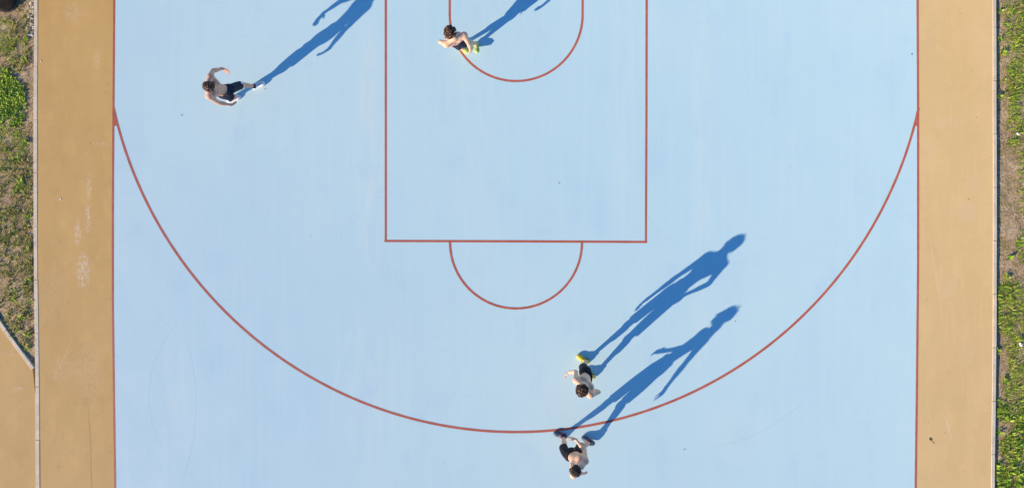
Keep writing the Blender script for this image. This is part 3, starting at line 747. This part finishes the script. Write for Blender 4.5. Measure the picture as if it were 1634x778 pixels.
def person(key, label, skin, hair_cfg, shorts_c, shoe_cols, sock_c, face_dir, head_tilt=0.15, extras=None, arm_z=None):
    scl, J = POSES[key]; J = {k: np.array(v) for k, v in J.items()}
    if key in ('P3', 'P4'): J['hd'] = J['hd']-[0, 0, .045 if key == 'P3' else .018]
    h = .006
    pts = np.array(list(J.values())); lo = pts.min(0)-.2; hi = pts.max(0)+.22; lo[2] = -.02
    root = bpy.data.objects.new('person', None); COL.objects.link(root)
    gx = (J['La']+J['Ra'])/2; root.location = (gx[0], gx[1], .004)
    tag(root, label, 'person', 'players on the court')
    s = SDF(lo, hi, h); q = scl
    up = J['nk']-J['pel']; hipF = frame(J['Rh']-J['Lh'], up); shF = frame(J['Rs']-J['Ls'], up)
    midF = frame(nz_(J['Rh']-J['Lh'])+nz_(J['Rs']-J['Ls']), up)
    P = lambda a: J['pel']+(J['nk']-J['pel'])*a
    # torso
    s.ell(P(.02), hipF, (.140*q, .102*q, .12*q), .03)
    s.ell(P(.02)-hipF[1]*.03*q+hipF[0]*.065*q-hipF[2]*.04*q, hipF, (.085*q, .095*q, .10*q), .03)
    s.ell(P(.02)-hipF[1]*.03*q-hipF[0]*.065*q-hipF[2]*.04*q, hipF, (.085*q, .095*q, .10*q), .03)
    s.ell(P(.30), midF, (.112*q, .082*q, .15*q), .05)
    s.ell(P(.66)-shF[1]*.005, shF, (.134*q, .093*q, .180*q), .05)
    s.ell(P(.80)+shF[1]*.052*q+shF[0]*.07*q, shF, (.080*q, .045*q, .062*q), .025)
    s.ell(P(.80)+shF[1]*.052*q-shF[0]*.07*q, shF, (.080*q, .045*q, .062*q), .025)
    s.ell(P(.78)-shF[1]*.060*q+shF[0]*.08*q, shF, (.070*q, .040*q, .085*q), .03)
    s.ell(P(.78)-shF[1]*.060*q-shF[0]*.08*q, shF, (.070*q, .040*q, .085*q), .03)
    neck0 = J['nk']-shF[1]*.015*q
    for a in 'LR':
        sh = J[a+'s']; s.cap(neck0+shF[2]*.035*q, sh+shF[2]*.005, .050*q, .050*q, .04)
        s.cap(sh, sh+(J[a+'e']-sh)*.35, .056*q, .046*q, .03)
        s.cap(sh, P(.66)+shF[0]*(.10 if a == 'R' else -.10)*q, .05*q, .06*q, .03)
    # head
    fd = nz_(np.array([*face_dir, 0.0])); hd = J['hd']
    f3 = nz_(fd-np.array([0, 0, head_tilt])); rt = nz_(np.cross(f3, [0, 0, 1.0])); u3 = np.cross(rt, f3); HF = np.array([rt, f3, u3])
    H = lambda x, y, z: hd+(rt*x+f3*y+u3*z)*q
    s.cap(neck0, hd-u3*.05*q-f3*.015*q, .060*q, .055*q, .03)
    s.ell(H(0, -.012, .010), HF, (.076*q, .096*q, .094*q), .012)
    s.ell(H(0, .030, -.045), HF, (.056*q, .062*q, .072*q), .03)
    s.ell(H(0, .068, -.085), HF, (.026*q, .022*q, .020*q), .02)          # chin
    s.cap(H(0, .086, .012), H(0, .108, -.028), .008*q, .013*q, .012)      # nose
    s.ell(H(0, .082, -.054), HF, (.024*q, .012*q, .009*q), .006)          # lips
    s.cap(H(-.034, .080, .022), H(.034, .080, .022), .010*q, .010*q, .012) # brow
    for e in (-1, 1): s.ell(H(.077*e, -.008, -.010), HF, (.010*q, .020*q, .032*q), .006)
    # arms and hands
    for a in 'LR':
        e, w, f = J[a+'e'], J[a+'w'], J[a+'f']; sh = J[a+'s']
        s.cap(sh, e, .045*q, .036*q, .02); s.cap(sh+(e-sh)*.3, sh+(e-sh)*.7, .043*q, .039*q, .015)
        s.cap(e, w, .037*q, .025*q, .015); s.cap(e+(w-e)*.12, e+(w-e)*.42, .038*q, .034*q, .02)
        fd_ = nz_(f-w); inward = J['pel']-w; nrm = nz_(inward-fd_*(inward@fd_)); fwd = nz_(np.cross(nrm, fd_))
        if fwd @ shF[1] < 0: fwd = -fwd
        HR = np.array([fwd, nrm, fd_]); pc = w+fd_*.055*q
        s.ell(pc, HR, (.042*q, .019*q, .056*q), .012); s.cap(w-fd_*.01, w+fd_*.03*q, .026*q, .024*q, .012)
        for i, (ox, L, r, sp_) in enumerate(((.028, .070, .0102, .10), (.009, .078, .0105, .02), (-.010, .073, .0102, -.05), (-.028, .057, .0092, -.14))):
            p0 = w+(fd_*.088+fwd*ox)*q; d1 = nz_(fd_+fwd*sp_+nrm*.30); d2 = nz_(fd_+fwd*sp_*.8+nrm*(.85+.15*i)); d3 = nz_(fd_*.8+fwd*sp_*.6+nrm*(1.4+.2*i))
            p1 = p0+d1*L*.45*q; p2 = p1+d2*L*.32*q; p3 = p2+d3*L*.25*q
            for x, y, r1, r2 in ((p0, p1, r, r*.95), (p1, p2, r*.95, r*.9), (p2, p3, r*.9, r*.78)): s.cap(x, y, r1*q, r2*q, .004)
        t0 = w+(fd_*.03+fwd*.028)*q; t1 = t0+nz_(fd_*.8+fwd*.75+nrm*.25)*.042*q; t2 = t1+nz_(fd_+fwd*.35+nrm*.45)*.036*q
        s.cap(t0, t1, .014*q, .0115*q, .008); s.cap(t1, t2, .0112*q, .0090*q, .004)
    # legs and feet
    for a in 'LR':
        hp, k_, an, to = J[a+'h'], J[a+'k'], J[a+'a'], J[a+'t']
        ff = nz_((to-an)*[1, 1, 0])
        s.cap(hp-[0, 0, .02], k_, .074*q, .050*q, .03); s.cap(hp+(k_-hp)*.15+ff*.006, hp+(k_-hp)*.6+ff*.004, .068*q, .054*q, .03)
        s.ell(k_+ff*.012, frame(np.cross(ff, [0, 0, 1.0]), hp-k_), (.052*q, .056*q, .062*q), .02)
        s.cap(k_, an, .048*q, .034*q, .02); s.cap(k_+(an-k_)*.18-ff*.016, k_+(an-k_)*.45-ff*.018, .050*q, .042*q, .03)
        s.cap(an, an-[0, 0, .03], .032*q, .030*q, .02)
        s.cap(an-[0, 0, .045], to*.6+an*.4-[0, 0, .008], .026*q, .018*q, .01)
    body = sdf_obj(s, 'body', skin, root, 2)
    # shorts
    hem = {}
    s = SDF(np.min([J[k] for k in ('Lh', 'Rh', 'Lk', 'Rk', 'pel')], 0)-.24, np.max([J[k] for k in ('Lh', 'Rh', 'Lk', 'Rk', 'pel')], 0)+.24, .007)
    s.ell(P(.03), hipF, (.145*q, .110*q, .145*q), .03)
    for e in (-1, 1): s.ell(P(.0)-hipF[1]*.03*q+hipF[0]*e*.068*q-hipF[2]*.03*q, hipF, (.084*q, .098*q, .12*q), .03)
    for a in 'LR':
        hp, k_ = J[a+'h'], J[a+'k']; m = hp+(k_-hp)*.97
        out = hipF[0]*(.012 if a == 'R' else -.012)
        s.cap(hp-[0, 0, .01], m+out, .088*q, .081*q, .02)
    s.wobble(.0045, 46, 1.3, (1, 1, .35))
    for a in 'LR':
        hp, k_ = J[a+'h'], J[a+'k']; m = hp+(k_-hp)*(.80 if key == 'P1' else .90)
        s.plane(m, nz_(k_-hp), m+(k_-hp)*.28, .135)
    s.plane(P(.20), hipF[2]-shF[1]*.08)
    sh_o = sdf_obj(s, 'shorts', shorts_c, root, 2)
    # waistband: a ring of cloth
    wb = SDF(P(.17)-.2, P(.17)+.2, .006); wb.ell(P(.10), hipF, (.144*q, .113*q, .30*q), .0); wb.plane(P(.215), hipF[2]-shF[1]*.08); wb.plane(P(.155), -(hipF[2]-shF[1]*.08))
    sdf_obj(wb, 'waistband', shorts_c, sh_o, 2)
    # socks and shoes
    up_m, sole_m, acc_m = shoe_cols
    for a in 'LR':
        k_, an, to = J[a+'k'], J[a+'a'], J[a+'t']; ff = nz_(to-an+[0, 0, .04]); flat = nz_(ff*[1, 1, 0])
        if sock_c is not None:
            so = SDF(np.minimum(an, k_)-.12, np.maximum(an, k_)+.12, .006)
            t_ = an+(k_-an)*.17; so.cap(an-[0, 0, .02], t_, .042*q, .043*q, .0); so.plane(t_, nz_(k_-an)); sdf_obj(so, 'sock', sock_c, root, 1)
        pitch = (to[2]-.035)-(an[2]-.09); ff = nz_(flat*.19+np.array([0, 0, pitch])); side = np.cross(flat, [0, 0, 1.0]); un = np.cross(side, ff)
        SF = np.array([side, ff, un])
        B = an-un*.050                                            # centre of the ankle, mid height of the shoe
        pt = lambda x, y, z: B+side*x*q+ff*y*q+un*z*q
        sh = SDF(np.minimum(an, to)-.17, np.maximum(an, to)+.17, .005)
        sh.cap(pt(0, -.045, -.004), pt(0, .03, -.002), .038*q, .037*q, .01)
        sh.cap(pt(0, .03, .004), pt(-.004 if a == 'R' else .004, .155, -.012), .043*q, .033*q, .02)
        sh.ell(pt(0, .118, -.010), SF, (.052*q, .078*q, .036*q), .02)
        sh.cap(pt(0, -.03, .0), pt(0, -.022, .050), .036*q, .036*q, .015)
        sh.cap(pt(0, .0, .03), pt(0, .055, .026), .036*q, .029*q, .015)
        sh.plane(pt(0, -.015, .072), nz_(un-ff*.1)); sh.plane(pt(0, 0, -.030), -un)
        so_ = sdf_obj(sh, 'shoe', up_m, root, 1)
        sl = SDF(np.minimum(an, to)-.17, np.maximum(an, to)+.17, .005)
        sl.cap(pt(0, -.045, -.030), pt(0, .03, -.030), .041*q, .039*q, .01); sl.cap(pt(0, .03, -.030), pt(0, .145, -.030), .042*q, .036*q, .01); sl.ell(pt(0, .11, -.03), SF, (.053*q, .085*q, .04*q), .01)
        sl.plane(pt(0, 0, -.020), un); sl.plane(pt(0, 0, -.0425), -un); sdf_obj(sl, 'sole', sole_m, so_, 1)
        # lace panel / coloured stripes
        ch = []
        for i in range(4):
            y = .030+.026*i; zt = .062-.011*i
            ch.append((pt(-.024, y, zt-.010), pt(0, y+.004, zt+.002), pt(.024, y, zt-.010)))
        tubes('laces', ch, .0060*q, acc_m, so_)
        if extras and 'stripe' in extras:
            c2 = [(pt(.052*e, -.03, .0), pt(.046*e, .03, .018), pt(.040*e, .075, .010)) for e in (-1, 1)]
            tubes('side_stripe', c2, .007*q, extras['stripe'], so_)
    # hair
    hm, style = hair_cfg
    hs = SDF(hd-.2, hd+.22, .0045); rr = random.Random(hash(key) % 97 if False else ord(key[1])*7)
    hs.ell(H(0, -.022, .018), HF, (.082*q, .098*q, .094*q), .006)
    if style == 'curly':
        for i in range(230):
            z = rr.uniform(-.35, 1); a = rr.uniform(0, 6.283); r = math.sqrt(max(0, 1-z*z)); x_, y_ = r*math.cos(a), r*math.sin(a)
            if y_ > .55 and z < .25: continue
            base = H(x_*.088, -.022+y_*.104, .018+z*.096); nn = nz_(rt*x_+f3*y_+u3*z); tt = nz_(np.cross(nn, [rr.uniform(-1, 1), rr.uniform(-1, 1), rr.uniform(-1, 1)]))
            b2 = nz_(np.cross(nn, tt)); R_ = rr.uniform(.008, .016); o_ = base+nn*rr.uniform(-.002, .012); prev = o_+tt*R_
            for m_ in range(1, 5): a2 = m_*1.15; cur = o_+(tt*math.cos(a2)+b2*math.sin(a2))*R_+nn*m_*.0032; hs.cap(prev, cur, .0056, .0046, .002); prev = cur
    else:
        for i in range(300):
            z = rr.uniform(-.30, 1); a = rr.uniform(0, 6.283); r = math.sqrt(max(0, 1-z*z)); x_, y_ = r*math.cos(a), r*math.sin(a)
            if y_ > .62 and z < .2: continue
            base = H(x_*.082, -.022+y_*.098, .018+z*.094); nn = nz_(rt*x_+f3*y_+u3*z)
            cr = H(.02, -.06, .12)-base; flow = -(cr-nn*(cr@nn)); flow = nz_(flow+np.array([rr.uniform(-.3, .3) for _ in range(3)])*.12)
            Ls = rr.uniform(.02, .042); mid_ = base+flow*Ls*.5+nn*rr.uniform(.004, .012); hs.cap(base, mid_, .0052, .0050, .002); hs.cap(mid_, mid_+flow*Ls*.5-nn*.004, .0050, .0034, .002)
    hs.plane(H(0, .070, .052), nz_(f3*1.0-u3*.35), H(0, .10, -.02), .085*q)
    hs.plane(H(0, 0, -.055), nz_(-u3*1.0+f3*.25))
    sdf_obj(hs, 'hair', hm, root, 0)
    # eyes
    for e in (-1, 1):
        bm = bmesh.new(); bmesh.ops.create_uvsphere(bm, u_segments=16, v_segments=10, radius=.0125*q)
        for v in bm.verts: v.co += Vector(H(.031*e, .071, .002))
        bm_obj('eye', bm, M['eye'], root, True)
    if extras and 'logo' in extras:
        pp_, nn_, tt_ = extras['logo']
    return root, sh_o, J

def body_marks(key):                                            # nipples and navel, where the skin itself is darker
    q, J = POSES[key]; J = {k: np.array(v) for k, v in J.items()}
    up = J['nk']-J['pel']; shF = frame(J['Rs']-J['Ls'], up); hipF = frame(J['Rh']-J['Lh'], up); o = []
    for e in (-1, 1): o.append((*(J['pel']+up*.76+shF[1]*.098*q+shF[0]*e*.078*q), .020))
    o.append((*(J['pel']+up*.26+hipF[1]*.088*q), .018)); return o
P1M = body_marks('P1')
M['eye'] = plain('eye_dark', (0.05, 0.03, 0.02), .2, .5)
sk1 = skin_material('skin_tan', (0.66, 0.36, 0.22), P1M); sk2 = skin_material('skin_fair', (0.78, 0.47, 0.28))
sk4 = skin_material('skin_warm', (0.76, 0.46, 0.28))
curly = hair_material('hair_curly_brown', (0.026, 0.011, 0.005), (0.30, 0.15, 0.055), .85)
straight = hair_material('hair_straight_brown', (0.016, 0.009, 0.006), (0.36, 0.20, 0.09), .9)
dark_brown = hair_material('hair_dark_brown', (0.018, 0.011, 0.006), (0.14, 0.085, 0.035), .8)
navy = cloth_material('navy_cloth', (0.012, 0.020, 0.036)); black = cloth_material('black_cloth', (0.010, 0.012, 0.018)); slate = cloth_material('slate_cloth', (0.022, 0.032, 0.055))
white_s = plain('white_shoe', (0.78, 0.76, 0.70), .55, .4, .06, 60); cream = plain('cream_sole', (0.66, 0.62, 0.52), .7, .3, .05, 60)
grey_a = plain('grey_laces', (0.42, 0.42, 0.42), .7); lime = plain('lime_shoe', (0.38, 0.50, 0.10), .55, .4, .1, 60); pale_l = plain('pale_lime_sole', (0.66, 0.70, 0.34), .6, .3, .05, 60)
yellow = plain('yellow_shoe', (0.62, 0.48, 0.04), .55, .4, .08, 60); blk = plain('black_rubber', (0.012, 0.012, 0.014), .6); blue_s = plain('blue_shoe', (0.025, 0.075, 0.115), .55, .4, .15, 60)
red_a = plain('red_trim', (0.62, 0.05, 0.06), .55); white_a = plain('white_trim', (0.8, 0.8, 0.8), .6)
sock_w = plain('white_sock', (0.72, 0.70, 0.66), .9); sock_b = plain('black_sock', (0.012, 0.012, 0.014), .9)

r1, s1, J1 = person('P1', 'shirtless player in navy shorts and white shoes, arms spread, leftmost of the four',
                    sk1, (straight, 'straight'), navy, (white_s, cream, grey_a), sock_b, (1, .02), .42)
r2, s2, J2 = person('P2', 'shirtless curly haired player in lime green shoes at the key semicircle, topmost of the four',
                    sk2, (curly, 'curly'), slate, (lime, pale_l, pale_l), None, (-.35, -.95), .45)
r3, s3, J3 = person('P3', 'shirtless curly haired player wearing bright yellow shoes, upper of the two on the lower right',
                    sk2, (curly, 'curly'), black, (yellow, yellow, blk), None, (.35, .93), .1, {'stripe': blk})
r4, s4, J4 = person('P4', 'shirtless player in black shorts and blue shoes just below the three point line',
                    sk4, (dark_brown, 'straight'), black, (blue_s, blk, red_a), sock_b, (-.6, .8), .1, {'stripe': red_a})
# small pale mark on the left leg hem of the first player's shorts
c = J1['Lh']+(J1['Lk']-J1['Lh'])*.63; ff = nz_((J1['Lt']-J1['La'])*[1, 1, 0]); sd = np.cross([0, 0, 1.0], ff)
V = [c+ff*(.092+.004*k+(.030-z)*.35)+sd*x+np.array([0, 0, z]) for k in (0, 1) for x, z in ((.010, -.028), (.044, -.028), (.044, .028), (.010, .028))]
mesh_from('emblem', V, [(3, 2, 1, 0), (4, 5, 6, 7), (0, 1, 5, 4), (1, 2, 6, 5), (2, 3, 7, 6), (3, 0, 4, 7)], white_a, s1, smooth=False)
